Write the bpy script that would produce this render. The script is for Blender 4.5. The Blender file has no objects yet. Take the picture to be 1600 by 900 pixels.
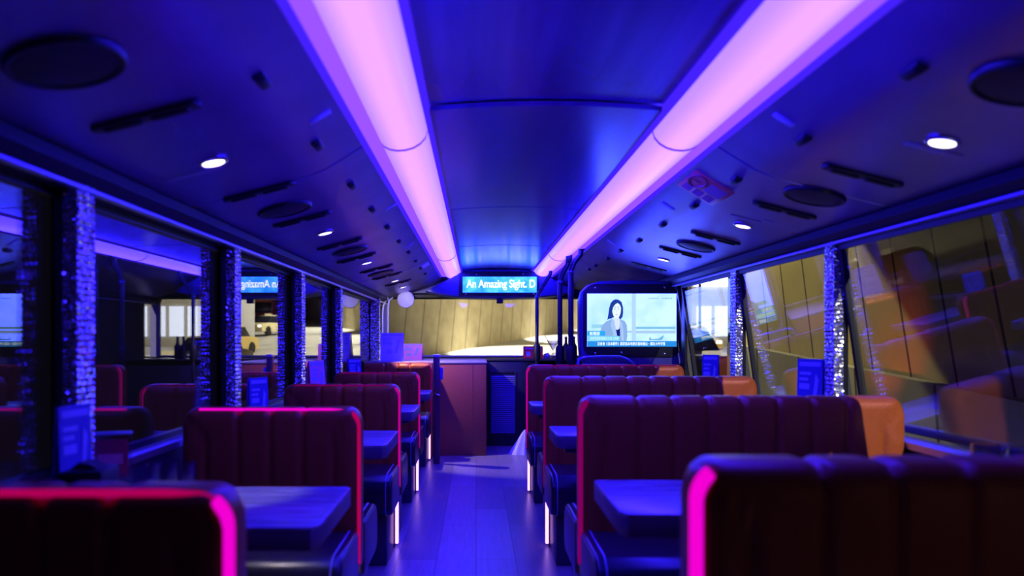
import bpy, bmesh, math, random
from mathutils import Vector, Matrix
random.seed(7)
S = bpy.context.scene
C = S.collection
PI = math.pi

# ---------------------------------------------------------------- camera, world, exposure
FPX, VPX, VPY, CAMZ = 1200.0, 744.0, 528.0, 1.07
cam = bpy.data.cameras.new('camera')
cam.sensor_width = 36; cam.lens = FPX / 1600 * 36
cam.shift_x = (800 - VPX) / 1600; cam.shift_y = (VPY - 450) / 1600
cam.clip_start = .05; cam.clip_end = 600
cam.dof.use_dof = True; cam.dof.focus_distance = 5.6; cam.dof.aperture_fstop = 2.0
camo = bpy.data.objects.new('camera', cam); C.objects.link(camo)
camo.location = (0, 0, CAMZ); camo.rotation_euler = (PI / 2, 0, 0)
S.camera = camo
S.view_settings.view_transform = 'Standard'; S.view_settings.look = 'None'
S.view_settings.gamma = 1; S.view_settings.use_curve_mapping = False
S.view_settings.exposure = 0.0
S.cycles.use_denoising = True
S.cycles.transparent_max_bounces = 24
S.cycles.max_bounces = 10
S.cycles.sample_clamp_indirect = 6
world = bpy.data.worlds.new('night_sky'); S.world = world; world.use_nodes = True
bg = world.node_tree.nodes['Background']
bg.inputs[0].default_value = (.006, .005, .012, 1); bg.inputs[1].default_value = .6

# brightness of the lamps of the place
STRIP = (.92, .42, 32.0)          # pink-violet ceiling light diffusers
FLANGE = (.34, .09, 3.0)
TRIMGLOW = (.06, .015, 1.)  # plain blue emission on the trim edges
DOWN_W = 5.0

# ---------------------------------------------------------------- geometry of the bus
X0 = .215                       # centre line
XL, XR = -1.05, 1.48            # glass planes
YB, YF = -1.6, 8.6              # rear wall, windscreen
SILL = .73
PROF = [(.595, .645), (.66, .603), (.72, .567), (.78, .542), (.86, .518), (.95, .495), (1.08, .462), (1.205, .43)]
CEN_DZ = .70

def at(px, py, Y):
    return Vector(((px - VPX) / FPX * Y, Y, CAMZ + (VPY - py) / FPX * Y))

def prof(u):
    u = abs(u)
    if u <= PROF[0][0]: return PROF[0][1]
    for (a, za), (b, zb) in zip(PROF, PROF[1:]):
        if u <= b: return za + (zb - za) * (u - a) / (b - a)
    return PROF[-1][1]

def hit(px, py):
    """where the line of sight meets a sloping ceiling side panel"""
    dx, dz = (px - VPX) / FPX, (VPY - py) / FPX
    t = .4
    while t < 9:
        u = dx * t - X0
        if abs(u) > .58 and dz * t >= prof(u): break
        t += .004
    u = dx * t - X0
    s = (prof(abs(u) + .03) - prof(abs(u) - .03)) / .06
    sg = 1 if u > 0 else -1
    tx = Vector((1, 0, s * sg)).normalized()
    ty = Vector((0, 1, 0)); tz = tx.cross(ty)
    m = Matrix((tx, ty, tz)).transposed().to_4x4()
    m.translation = Vector((X0 + u, t, CAMZ + prof(u)))
    return m

# ---------------------------------------------------------------- materials
MATS = {}
def principled(name, color, rough=.5, metal=0., spec=.5, emit=None, estr=1., coat=0.):
    m = bpy.data.materials.new(name); m.use_nodes = True
    b = m.node_tree.nodes['Principled BSDF']
    b.inputs['Base Color'].default_value = (*color, 1)
    b.inputs['Roughness'].default_value = rough
    b.inputs['Metallic'].default_value = metal
    b.inputs['Specular IOR Level'].default_value = spec
    b.inputs['Coat Weight'].default_value = coat
    if emit:
        b.inputs['Emission Color'].default_value = (*emit, 1)
        b.inputs['Emission Strength'].default_value = estr
    MATS[name] = m
    return m

def emission(name, color, strength=1.):
    m = bpy.data.materials.new(name); m.use_nodes = True
    nt = m.node_tree; nt.nodes.clear()
    e = nt.nodes.new('ShaderNodeEmission'); o = nt.nodes.new('ShaderNodeOutputMaterial')
    e.inputs[0].default_value = (*color, 1); e.inputs[1].default_value = strength
    nt.links.new(e.outputs[0], o.inputs[0])
    return m

def N(m, t, **kw):
    n = m.node_tree.nodes.new(t)
    for k, v in kw.items(): setattr(n, k, v)
    return n
def L(m, a, b): m.node_tree.links.new(a, b)

def noisy(m, scale=(8, 8, 8), c1=(.1, .1, .1), c2=(.2, .2, .2), nscale=5., detail=4., bump=0., lo=.35, hi=.65):
    b = m.node_tree.nodes['Principled BSDF']
    tc = N(m, 'ShaderNodeTexCoord'); mp = N(m, 'ShaderNodeMapping'); mp.inputs['Scale'].default_value = scale
    nz = N(m, 'ShaderNodeTexNoise'); nz.inputs['Scale'].default_value = nscale; nz.inputs['Detail'].default_value = detail
    cr = N(m, 'ShaderNodeValToRGB')
    cr.color_ramp.elements[0].position = lo; cr.color_ramp.elements[1].position = hi
    cr.color_ramp.elements[0].color = (*c1, 1); cr.color_ramp.elements[1].color = (*c2, 1)
    L(m, tc.outputs['Object'], mp.inputs[0]); L(m, mp.outputs[0], nz.inputs['Vector'])
    L(m, nz.outputs['Fac'], cr.inputs[0]); L(m, cr.outputs[0], b.inputs['Base Color'])
    if bump:
        bp = N(m, 'ShaderNodeBump'); bp.inputs['Strength'].default_value = bump; bp.inputs['Distance'].default_value = .01
        L(m, nz.outputs['Fac'], bp.inputs['Height']); L(m, bp.outputs[0], b.inputs['Normal'])
    return m

M_ceil = principled('satin_blue_grey_panel', (.16, .15, .36), .34, .8)
noisy(M_ceil, (1, 1, 1), (.26, .20, .46), (.34, .26, .55), 3, 3)
M_ceil_c = principled('satin_centre_panel', (.16, .15, .36), .22, .6)
noisy(M_ceil_c, (6, .3, 6), (.16, .13, .52), (.25, .20, .68), 2, 3)
M_dark = principled('dark_plastic', (.012, .011, .016), .4)
M_black = principled('black_plastic', (.006, .006, .008), .5)
M_header = principled('header_plastic', (.020, .018, .032), .5, 0, .2)
M_post = principled('black_post', (.006, .006, .008), .45)
M_alu = principled('aluminium_sill', (.55, .58, .65), .3, .9)
M_wallp = principled('lower_wall_panel', (.03, .028, .04), .5)
M_vinyl = principled('tan_vinyl', (.34, .088, .040), .36, 0, .45)
M_vinyl.node_tree.nodes['Principled BSDF'].inputs['Specular Tint'].default_value = (1, .4, .45, 1)
noisy(M_vinyl, (30, 30, 30), (.36, .078, .016), (.44, .102, .021), 6, 3, .12)
M_vinyl_p = principled('rust_vinyl_panel', (.30, .06, .035), .45)
noisy(M_vinyl_p, (20, 20, 20), (.27, .052, .032), (.32, .066, .038), 6, 3, .1)
M_seat = principled('black_vinyl_seat', (.02, .016, .030), .28)
M_piping = principled('seat_piping', (.3, .3, .5), .3)
M_base = principled('bench_base', (.035, .03, .06), .35)
M_legm = principled('table_post', (.04, .04, .07), .3, .6)
M_pole = principled('blue_painted_pole', (.014, .012, .035), .25)
M_rail = principled('purple_rail', (.16, .12, .5), .2, .6)
M_white = principled('white_plastic', (.7, .7, .75), .4)
M_sticker = principled('pale_sticker', (.45, .42, .6), .5)
M_notice = principled('notice_sheet', (.95, .22, .14), .4)
M_ink = principled('red_ink', (.30, .02, .05), .5)
M_red = principled('red_plastic', (.85, .04, .05), .35)
M_chrome = principled('chrome', (.8, .8, .85), .15, 1)
M_cloth = principled('white_cloth', (.75, .72, .8), .8)
M_tvshell = principled('tv_shell', (.06, .05, .20), .3)
M_blackgloss = principled('black_gloss', (.004, .004, .006), .5)
M_card = principled('blue_card', (.06, .07, .35), .35)
M_cardw = principled('pale_print', (.35, .35, .6), .4)
M_cardp = principled('pink_card', (.9, .25, .42), .4)
M_cardl = principled('lilac_card', (.55, .48, .72), .4)
M_hood = principled('sign_hood', (.05, .045, .22), .3)

def glow(n, c, s=1.): return emission(n, c, s)
M_strip = principled('strip_diffuser', (.25, .25, .25), .25, emit=STRIP)
def tube_glow(m):
    # the lamp behind the diffuser sits at its middle: brighter there, bluer towards the edges
    b = m.node_tree.nodes['Principled BSDF']
    tc = N(m, 'ShaderNodeTexCoord'); sp = N(m, 'ShaderNodeSeparateXYZ'); ab = N(m, 'ShaderNodeMath', operation='ABSOLUTE'); mr = N(m, 'ShaderNodeMapRange')
    mr.inputs['From Min'].default_value = 0; mr.inputs['From Max'].default_value = .085
    cr = N(m, 'ShaderNodeValToRGB'); e = cr.color_ramp.elements
    e[0].position = .25; e[0].color = (1, 1, 1, 1); e[1].position = 1.; e[1].color = (.45, .52, 1, 1)
    mu = N(m, 'ShaderNodeMix', data_type='RGBA', blend_type='MULTIPLY'); mu.inputs['Factor'].default_value = 1; mu.inputs[7].default_value = (*STRIP, 1)
    L(m, tc.outputs['Object'], sp.inputs[0]); L(m, sp.outputs['X'], ab.inputs[0]); L(m, ab.outputs[0], mr.inputs[0]); L(m, mr.outputs[0], cr.inputs[0])
    L(m, cr.outputs[0], mu.inputs[6]); L(m, mu.outputs[2], b.inputs['Emission Color'])
tube_glow(M_strip)
M_flange = glow('strip_flange', FLANGE); M_trim = glow('blue_glow_trim', TRIMGLOW)
M_lens = glow('downlight_lens', (3.2, 2.9, 3.6))
M_ledw = glow('white_pink_led', (1.3, .55, 1.5), 1.6)
PIPING_GLOW = {'strong': glow('magenta_led', (.85, .0, .62), 1.05), 'hot': glow('crimson_led', (.82, .0, .30), 1.0),
       'red': glow('red_magenta_led', (.42, .0, .09), 1.), 'mid': glow('mid_magenta_glow', (.50, .0, .28)),
       'dim': glow('dim_magenta_glow', (.13, .0, .09)), 'plum': glow('plum_edge_glow', (.20, .0, .11))}  # plum, mid, dim: past the first right bench, painted glow on the vinyl

# wood table
M_wood = principled('wood_laminate', (.3, .25, .25), .26, 0, .7)
noisy(M_wood, (2.2, 26, 2), (.13, .11, .16), (.42, .38, .46), 3, 6, .05, .3, .7)
M_wood_e = principled('wood_edge', (.10, .08, .12), .4)

# floor planks
M_floor = principled('floor_planks', (.2, .2, .2), .33)
def planks(m):
    b = m.node_tree.nodes['Principled BSDF']
    tc = N(m, 'ShaderNodeTexCoord')
    br = N(m, 'ShaderNodeTexBrick'); br.offset = .37
    mp = N(m, 'ShaderNodeMapping'); mp.inputs['Rotation'].default_value = (0, 0, PI / 2)
    br.inputs['Scale'].default_value = 1; br.inputs['Brick Width'].default_value = 1.1; br.inputs['Row Height'].default_value = .19
    br.inputs['Mortar Size'].default_value = .0025
    br.inputs['Color1'].default_value = (.26, .19, .25, 1); br.inputs['Color2'].default_value = (.44, .34, .40, 1); br.inputs['Mortar'].default_value = (.14, .12, .14, 1)
    nz = N(m, 'ShaderNodeTexNoise'); mp2 = N(m, 'ShaderNodeMapping'); mp2.inputs['Scale'].default_value = (30, 2, 1)
    nz.inputs['Scale'].default_value = 2; nz.inputs['Detail'].default_value = 5
    mx = N(m, 'ShaderNodeMix', data_type='RGBA', blend_type='MULTIPLY'); mx.inputs['Factor'].default_value = .5
    L(m, tc.outputs['Object'], mp.inputs[0]); L(m, mp.outputs[0], br.inputs[0])
    L(m, tc.outputs['Object'], mp2.inputs[0]); L(m, mp2.outputs[0], nz.inputs['Vector'])
    L(m, br.outputs['Color'], mx.inputs[6]); L(m, nz.outputs['Fac'], mx.inputs[7]); L(m, mx.outputs[2], b.inputs['Base Color'])
planks(M_floor)

# sequins: every little disc faces its own way
def sequin(name, tint):
    m = principled(name, tint, .16, .85)
    b = m.node_tree.nodes['Principled BSDF']
    tc = N(m, 'ShaderNodeTexCoord'); vo = N(m, 'ShaderNodeTexVoronoi'); vo.inputs['Scale'].default_value = 190
    sub = N(m, 'ShaderNodeVectorMath', operation='SUBTRACT'); sub.inputs[1].default_value = (.5, .5, .5)
    sc = N(m, 'ShaderNodeVectorMath', operation='SCALE'); # about a quarter of the discs stand out at a steep angle and flash
    s2 = N(m, 'ShaderNodeSeparateColor'); gt = N(m, 'ShaderNodeMath', operation='GREATER_THAN'); gt.inputs[1].default_value = .72
    mad = N(m, 'ShaderNodeMath', operation='MULTIPLY_ADD'); mad.inputs[1].default_value = 1.3; mad.inputs[2].default_value = .45
    L(m, vo.outputs['Color'], s2.inputs[0]); L(m, s2.outputs[2], gt.inputs[0]); L(m, gt.outputs[0], mad.inputs[0]); L(m, mad.outputs[0], sc.inputs['Scale'])
    ge = N(m, 'ShaderNodeNewGeometry'); ad = N(m, 'ShaderNodeVectorMath', operation='ADD'); no = N(m, 'ShaderNodeVectorMath', operation='NORMALIZE')
    L(m, tc.outputs['Object'], vo.inputs['Vector']); L(m, vo.outputs['Color'], sub.inputs[0]); L(m, sub.outputs[0], sc.inputs[0])
    L(m, ge.outputs['Normal'], ad.inputs[0]); L(m, sc.outputs[0], ad.inputs[1]); L(m, ad.outputs[0], no.inputs[0]); L(m, no.outputs[0], b.inputs['Normal'])
    cr = N(m, 'ShaderNodeValToRGB'); cr.color_ramp.elements[0].color = (.3 * tint[0], .3 * tint[1], .3 * tint[2], 1); cr.color_ramp.elements[1].color = (*tint, 1)
    cr.color_ramp.elements[0].position = .2; cr.color_ramp.elements[1].position = .75
    L(m, vo.outputs['Color'], cr.inputs[0]); L(m, cr.outputs[0], b.inputs['Base Color'])
    return m
M_seq = sequin('silver_sequins', (.85, .84, .95))

# window glass: clear pane whose reflection grows at grazing angles
def pane_glass(name, f0, tint=(1, 1, 1)):
    m = bpy.data.materials.new(name); m.use_nodes = True
    nt = m.node_tree; nt.nodes.clear()
    o = N(m, 'ShaderNodeOutputMaterial'); mix = N(m, 'ShaderNodeMixShader'); tr = N(m, 'ShaderNodeBsdfTransparent'); gl = N(m, 'ShaderNodeBsdfGlossy')
    tr.inputs[0].default_value = (*tint, 1); gl.inputs['Roughness'].default_value = .008
    lw = N(m, 'ShaderNodeLayerWeight'); lw.inputs[0].default_value = .5
    pw = N(m, 'ShaderNodeMath', operation='POWER'); pw.inputs[1].default_value = 3.2
    ma = N(m, 'ShaderNodeMath', operation='MULTIPLY_ADD'); ma.inputs[1].default_value = 1 - f0; ma.inputs[2].default_value = f0
    L(m, lw.outputs['Facing'], pw.inputs[0]); L(m, pw.outputs[0], ma.inputs[0]); L(m, ma.outputs[0], mix.inputs[0])
    L(m, tr.outputs[0], mix.inputs[1]); L(m, gl.outputs[0], mix.inputs[2]); L(m, mix.outputs[0], o.inputs[0])
    return m
M_glass = pane_glass('side_glass', .07, (.93, .94, .93))
M_wind = pane_glass('windscreen_glass', .02, (.97, .97, .95))
M_clear = pane_glass('clear_plastic', .12, (.85, .85, .95))

# ---------------------------------------------------------------- mesh helpers
class B:
    def __init__(s): s.bm = bmesh.new()
    def box(s, a, b, bev=0., seg=2, m=None):
        r = bmesh.ops.create_cube(s.bm, size=1)
        vs = r['verts']
        ce = [(p + q) / 2 for p, q in zip(a, b)]; sz = [abs(q - p) for p, q in zip(a, b)]
        for v in vs: v.co = Vector([v.co[i] * sz[i] + ce[i] for i in range(3)])
        if bev:
            es = list({e for v in vs for e in v.link_edges})
            rr = bmesh.ops.bevel(s.bm, geom=es, offset=bev, segments=seg, profile=.5, affect='EDGES')
            vs = [v for v in rr['verts']]
            vs = list({v for f in rr['faces'] for v in f.verts} | {v for v in vs if v.is_valid})
        if m is not None:
            for v in {x for x in vs if x.is_valid}: v.co = m @ v.co
        return s
    def prism(s, pts, axis, a, b, bev=0., seg=2, m=None):
        """outline (list of 2-D points) swept along an axis from a to b"""
        def put(p, t):
            return {'x': (t, p[0], p[1]), 'y': (p[0], t, p[1]), 'z': (p[0], p[1], t)}[axis]
        v0 = [s.bm.verts.new(put(p, a)) for p in pts]; v1 = [s.bm.verts.new(put(p, b)) for p in pts]
        n = len(pts); fs = [s.bm.faces.new(v0), s.bm.faces.new(v1[::-1])]
        for i in range(n): fs.append(s.bm.faces.new((v0[i], v1[i], v1[(i + 1) % n], v0[(i + 1) % n])))
        bmesh.ops.recalc_face_normals(s.bm, faces=fs)
        vs = v0 + v1
        if bev:
            es = list({e for f in fs[:2] for e in f.edges})
            rr = bmesh.ops.bevel(s.bm, geom=es, offset=bev, segments=seg, profile=.5, affect='EDGES')
            vs = list({v for f in rr['faces'] for v in f.verts} | {v for v in vs if v.is_valid})
        if m is not None:
            for v in vs: v.co = m @ v.co
        return s
    def tube(s, path, r, n=10, closed=False, cap=True):
        path = [Vector(p) for p in path]; rings = []
        up = None
        for i, p in enumerate(path):
            a = path[i - 1] if (i > 0 or closed) else p; c = path[(i + 1) % len(path)] if (i < len(path) - 1 or closed) else p
            d = (c - a).normalized()
            if up is None: up = Vector((0, 0, 1)) if abs(d.z) < .9 else Vector((1, 0, 0))
            sd = d.cross(up).normalized(); up = sd.cross(d).normalized()
            rr = r[i] if isinstance(r, (list, tuple)) else r
            rings.append([s.bm.verts.new(p + (sd * math.cos(2 * PI * k / n) + up * math.sin(2 * PI * k / n)) * rr) for k in range(n)])
        m = len(rings)
        for i in range(m if closed else m - 1):
            for k in range(n): s.bm.faces.new((rings[i][k], rings[i][(k + 1) % n], rings[(i + 1) % m][(k + 1) % n], rings[(i + 1) % m][k]))
        if cap and not closed: s.bm.faces.new(rings[0][::-1]); s.bm.faces.new(rings[-1])
        return s
    def lathe(s, pts, n=28, m=None, sx=1., sy=1.):
        rings = []
        for r, z in pts:
            rings.append([s.bm.verts.new((max(r, 1e-4) * math.cos(2 * PI * k / n) * sx, max(r, 1e-4) * math.sin(2 * PI * k / n) * sy, z)) for k in range(n)])
        for i in range(len(rings) - 1):
            for k in range(n): s.bm.faces.new((rings[i][k], rings[i][(k + 1) % n], rings[i + 1][(k + 1) % n], rings[i + 1][k]))
        s.bm.faces.new(rings[0][::-1]); s.bm.faces.new(rings[-1])
        if m is not None:
            for g in rings:
                for v in g: v.co = m @ v.co
        return s
    def obj(s, name, mat, parent=None, smooth=True, angle=40):
        bmesh.ops.recalc_face_normals(s.bm, faces=s.bm.faces)
        me = bpy.data.meshes.new(name); s.bm.to_mesh(me); s.bm.free()
        return mobj(name, me, mat, parent, smooth, angle)

def mobj(name, me, mat, parent=None, smooth=True, angle=40):
    if mat: me.materials.clear(); me.materials.append(mat)
    if smooth:
        for p in me.polygons: p.use_smooth = True
        me.set_sharp_from_angle(angle=math.radians(angle))
    o = bpy.data.objects.new(name, me); C.objects.link(o)
    if parent: o.parent = parent
    return o

def thing(name, label, cat, loc=(0, 0, 0), group=None, mat4=None, rz=0):
    o = bpy.data.objects.new(name, None); C.objects.link(o); o.empty_display_size = .05
    if mat4 is not None: o.matrix_world = mat4
    else: o.location = loc; o.rotation_euler = (0, 0, rz)
    o['label'] = label; o['category'] = cat
    if group: o['group'] = group
    return o
def tag(o, label, cat, group=None):
    o['label'] = label; o['category'] = cat
    if group: o['group'] = group
    return o
def struct(o): o['kind'] = 'structure'; return o
def dup(root, loc=None, mat4=None, label=None, group=None):
    r = root.copy(); C.objects.link(r)
    if mat4 is not None: r.matrix_world = mat4
    elif loc is not None: r.location = loc
    if label: r['label'] = label
    if group: r['group'] = group
    for ch in list(root.children):
        c = ch.copy(); C.objects.link(c); c.parent = r
        for g in list(ch.children):
            d = g.copy(); C.objects.link(d); d.parent = c
    return r

def rrect(x0, z0, x1, z1, r, n=6):
    if not isinstance(r, (list, tuple)): r = [r] * 4
    out = []
    for (cx, cz, a0), q in zip(((x1, z1, 0), (x0, z1, 90), (x0, z0, 180), (x1, z0, 270)), r):
        sx = -1 if cx == x1 else 1; sz = -1 if cz == z1 else 1
        if q <= 0: out.append((cx, cz)); continue
        for k in range(n + 1):
            a = math.radians(a0 + 90 * k / n)
            out.append((cx + sx * q + q * math.cos(a), cz + sz * q + q * math.sin(a)))
    return out

def text_mesh(body, x0, z0, x1, z1, y, bold=.0, mirror=False):
    cu = bpy.data.curves.new('lettering', 'FONT'); cu.body = body; cu.size = 1; cu.offset = bold; cu.extrude = .02
    o = bpy.data.objects.new('lettering', cu); C.objects.link(o)
    dg = bpy.context.evaluated_depsgraph_get(); dg.update()
    me = bpy.data.meshes.new_from_object(o.evaluated_get(dg))
    bpy.data.objects.remove(o); bpy.data.curves.remove(cu)
    xs = [v.co.x for v in me.vertices]; ys = [v.co.y for v in me.vertices]
    ax, bx, ay, by = min(xs), max(xs), min(ys), max(ys)
    for v in me.vertices:
        p = v.co.copy()
        v.co = (x0 + (p.x - ax) / (bx - ax) * (x1 - x0), y - .001 * (1 if p.z > 0 else 0), z0 + (p.y - ay) / (by - ay) * (z1 - z0))
    return me

# ================================================================= STRUCTURE
struct(B().box((XL - .05, YB, -.06), (XR + .05, YF, 0)).obj('floor', M_floor, smooth=False))

def centre_panels():
    b = B(); zc = CAMZ + CEN_DZ
    seams = [YB, 2.36, 4.2, 5.93, 8.5]
    for i, (a, c) in enumerate(zip(seams, seams[1:])):
        n = 10; rows = []
        ys = [a + .004, a + .012] + [a + (c - a) * t for t in (.25, .5, .75)] + [c - .012, c - .004]
        zs = [.012, .0, 0, 0, 0, .0, .012]
        for y, z in zip(ys, zs):
            rows.append([b.bm.verts.new((X0 - .372 + .744 * k / n, y, zc + z + .018 * (1 - (2 * k / n - 1) ** 2) + (0.0 if i else .014))) for k in range(n + 1)])
        for r0, r1 in zip(rows, rows[1:]):
            for k in range(n): b.bm.faces.new((r0[k], r0[k + 1], r1[k + 1], r1[k]))
    o = b.obj('ceiling', M_ceil_c, angle=30)
    struct(o)
    struct(B().box((X0 - .62, YB, zc + .045), (X0 + .62, YF, zc + .075)).obj('roof_shell', M_black, smooth=False))
centre_panels()

def side_panels(sg, name):
    b = B()
    cuts = [YB, 2.58, 6.15, 8.45]
    pts = [(u, z) for u, z in PROF]
    fine = []
    for (a, za), (c, zc) in zip(pts, pts[1:]):
        for k in range(3): fine.append((a + (c - a) * k / 3, za + (zc - za) * k / 3))
    fine.append(pts[-1])
    for a, c in zip(cuts, cuts[1:]):
        rows = []
        for y, up in ((a + .003, .01), (a + .010, 0), ((a + c) / 2, 0), (c - .010, 0), (c - .003, .01)):
            rows.append([b.bm.verts.new((X0 + sg * u, y, CAMZ + z + up)) for u, z in fine])
        for r0, r1 in zip(rows, rows[1:]):
            for k in range(len(fine) - 1): b.bm.faces.new((r0[k], r0[k + 1], r1[k + 1], r1[k]))
    # dark backing above
    o = b.obj(name, M_ceil, angle=25); struct(o)
    bk = B(); bk.prism([(X0 + sg * .58, CAMZ + .68), (X0 + sg * 1.25, CAMZ + .46), (X0 + sg * 1.25, CAMZ + .50), (X0 + sg * .58, CAMZ + .74)], 'y', YB, YF)
    struct(bk.obj('roof_side_' + name[8:], M_black, smooth=False))
side_panels(-1, 'ceiling_left'); side_panels(1, 'ceiling_right')

# header rails over the windows, lower walls, sills, rear wall
LP = [1.97, 3.20, 4.40, 5.63, 7.64]      # far edges of the left drapes
RP = [1.90, 3.11, 4.26, 5.42]
zc = CAMZ
for sg, xg, nm in ((-1, XL, 'left'), (1, XR, 'right')):
    xi = xg - sg * .10
    b = B()
    b.prism([(xi, zc + .434), (xg + sg * .04, zc + .46), (xg + sg * .04, zc + .37), (xg - sg * .05, zc + .37), (xg - sg * .075, zc + .385), (xi, zc + .405)], 'y', YB, 8.5)
    struct(b.obj('trim_header_' + nm, M_header, angle=25))
    b = B(); b.box((xg - sg * .055, YB, zc + .366), (xg - sg * .078, 8.4, zc + .380), .004)
    struct(b.obj('trim_rail_' + nm, principled('rail_metal_' + nm, (.35, .32, .6), .3, .6)))
    b = B(); b.box((xg - sg * .03, YB, 0), (xg + sg * .04, YF, SILL - .015))
    struct(b.obj('wall_' + nm, M_wallp, smooth=False))
    b = B(); b.prism([(xg - sg * .045, SILL - .03), (xg - sg * .045, SILL - .008), (xg - sg * .02, SILL), (xg + sg * .02, SILL), (xg + sg * .02, SILL - .03)], 'y', YB, 8.4)
    struct(b.obj('trim_sill_' + nm, M_alu, smooth=False))
struct(B().box((XL - .05, YB - .05, 0), (XR + .05, YB, CAMZ + .75)).obj('wall_back', M_wallp, smooth=False))

# side windows: frame with a pane; the right hand ones lean inwards at the top
wn = 0
TILT = math.radians(8)
for sg, xg, ps in ((-1, XL, LP), (1, XR, RP)):
    if sg < 0: bays = list(zip([YB] + [p - .03 for p in ps], [p - .03 for p in ps] + [8.45]))
    else: bays = list(zip([YB] + [p + .008 for p in ps], [p - .09 for p in ps] + [5.55]))
    for a, c in bays:
        wn += 1
        z0, z1 = SILL + (.004 if sg > 0 else 0), zc + .37; t = .022; zm = (z0 + z1) / 2
        R_ = Matrix.Translation((xg, 0, zm)) @ Matrix.Rotation(-TILT if sg > 0 else 0, 4, 'Y') @ Matrix.Translation((-xg, 0, -zm))
        b = B()
        xa, xb = xg - .012, xg + .012
        b.box((xa, a, z0), (xb, c, z0 + .02), m=R_); b.box((xa, a, z1 - .02), (xb, c, z1), m=R_)
        b.box((xa, a, z0 + .02), (xb, a + t, z1 - .02), m=R_); b.box((xa, c - t, z0 + .02), (xb, c, z1 - .02), m=R_)
        w = struct(b.obj('window_%d' % wn, M_post, smooth=False))
        B().box((xg - .003, a + t, z0 + .02), (xg + .003, c - t, z1 - .02), m=R_).obj('pane', M_glass, w, smooth=False)

# pillars behind the drapes
for sg, xg, ps in ((-1, XL, LP), (1, XR, RP)):
    for i, p in enumerate(ps):
        x1 = xg - sg * .032
        b = B(); b.box((min(xg - sg * .012, x1), p - .085, SILL), (max(xg - sg * .012, x1), p + .005, zc + .40), .006)
        o = struct(b.obj('trim_pillar_%s' % ('left' if sg < 0 else 'right'), M_post))

struct(B().box((XR - .04, 5.55, SILL), (XR + .05, 8.2, CAMZ + .44)).obj('wall_stair', M_dark, smooth=False))
# front end: lower wall, windscreen with frame
struct(B().box((XL - .05, YF - .04, 0), (XR + .05, YF + .04, .86)).obj('wall_front', M_dark, smooth=False))
b = B()
b.box((XL - .05, YF - .05, zc + .44), (XR + .05, YF + .03, zc + .80)); b.box((XL - .05, YF - .06, .86), (XL + .06, YF + .02, zc + .44)); b.box((XR - .04, YF - .06, .86), (XR + .05, YF + .02, zc + .44))
b.box((XL + .06, YF - .06, .86), (XR - .04, YF + .02, .875))
w = struct(b.obj('window_front', principled('lilac_front_trim', (.34, .30, .52), .4), smooth=False))
B().box((XL + .06, YF - .008, .875), (XR - .04, YF, zc + .44)).obj('pane', M_wind, w, smooth=False)
# dark blind roll over the windscreen
struct(B().prism([(8.36, zc + .47), (8.36, zc + .44), (8.42, zc + .425), (8.55, zc + .43), (8.55, zc + .50)], 'x', XL + .02, XR - .02).obj('trim_blind_box', M_black, smooth=False))
# dash ledge in front of the windscreen
struct(B().box((XL, 8.25, .80), (XR, 8.56, .852), .01).obj('trim_dash', M_dark))

# ================================================================= CEILING LIGHTS
def ceiling_light(sg, label):
    t = thing('ceiling_light', label, 'ceiling light', (X0 + sg * .45, 0, CAMZ + .70), 'pair of ceiling light strips')
    def loc(u, z): return (sg * (u - .45), z - .70)
    ya, yb = 1.3, 8.15
    # diffuser in three lengths meeting at dark joints
    joints = [ya, 2.585, 6.3, yb]
    arc = [(.378, .700), (.385, .676), (.402, .656), (.425, .642), (.452, .634), (.480, .632), (.505, .636), (.524, .645), (.532, .655)]
    for a, c in zip(joints, joints[1:]):
        b = B(); o_ = [loc(*p) for p in arc]; top = [loc(.532, .685), loc(.378, .71)]
        b.prism(o_ + top, 'y', a + .004, c - .004)
        b.obj('diffuser', M_strip, t, angle=60)
    for j in joints[1:3]:
        b = B(); o_ = [loc(u, z - .004) for u, z in arc] + [loc(.532, .68), loc(.378, .71)]
        b.prism(o_, 'y', j - .005, j + .005)
        b.obj('joint_band', MATS['strip_joint'], t)
    b = B(); b.prism([loc(.532, .655), loc(.536, .648), loc(.578, .652), loc(.578, .70), loc(.532, .70)], 'y', ya, yb); b.obj('flange', M_flange, t, smooth=False)
    b = B(); b.prism([loc(.578, .655), loc(.579, .644), loc(.597, .642), loc(.600, .66), loc(.59, .70), loc(.578, .70)], 'y', ya, yb); b.obj('outer_trim', M_trim, t, smooth=False)
    b = B(); b.prism([loc(.358, .705), loc(.362, .692), loc(.377, .692), loc(.378, .72), loc(.358, .72)], 'y', ya, yb); b.obj('inner_trim', M_trim, t, smooth=False)
    b = B(); b.prism([loc(u, z - .006) for u, z in arc] + [loc(.59, .645), loc(.59, .72), loc(.36, .72)], 'y', yb, yb + .03); b.obj('end_cap', M_hood, t)
    return t
principled('strip_joint', (.5, .1, .5), .5)
ceiling_light(-1, 'long pink ceiling light strip over the left side of the aisle')
ceiling_light(1, 'long pink ceiling light strip over the right side of the aisle')

# ================================================================= CEILING FITTINGS
ORD = ['nearest', 'second nearest', 'third nearest', 'fourth nearest', 'fifth nearest', 'sixth nearest', 'seventh nearest', 'eighth nearest', 'ninth nearest', 'tenth nearest', 'eleventh nearest', 'twelfth nearest']
def series(make, pts, fmt, group):
    first = None
    for i, (px, py) in enumerate(pts):
        m = hit(px, py); lab = fmt % ORD[i]
        if first is None:
            first = make(m, lab, group)
        else: dup(first, mat4=m, label=lab, group=group)

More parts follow.
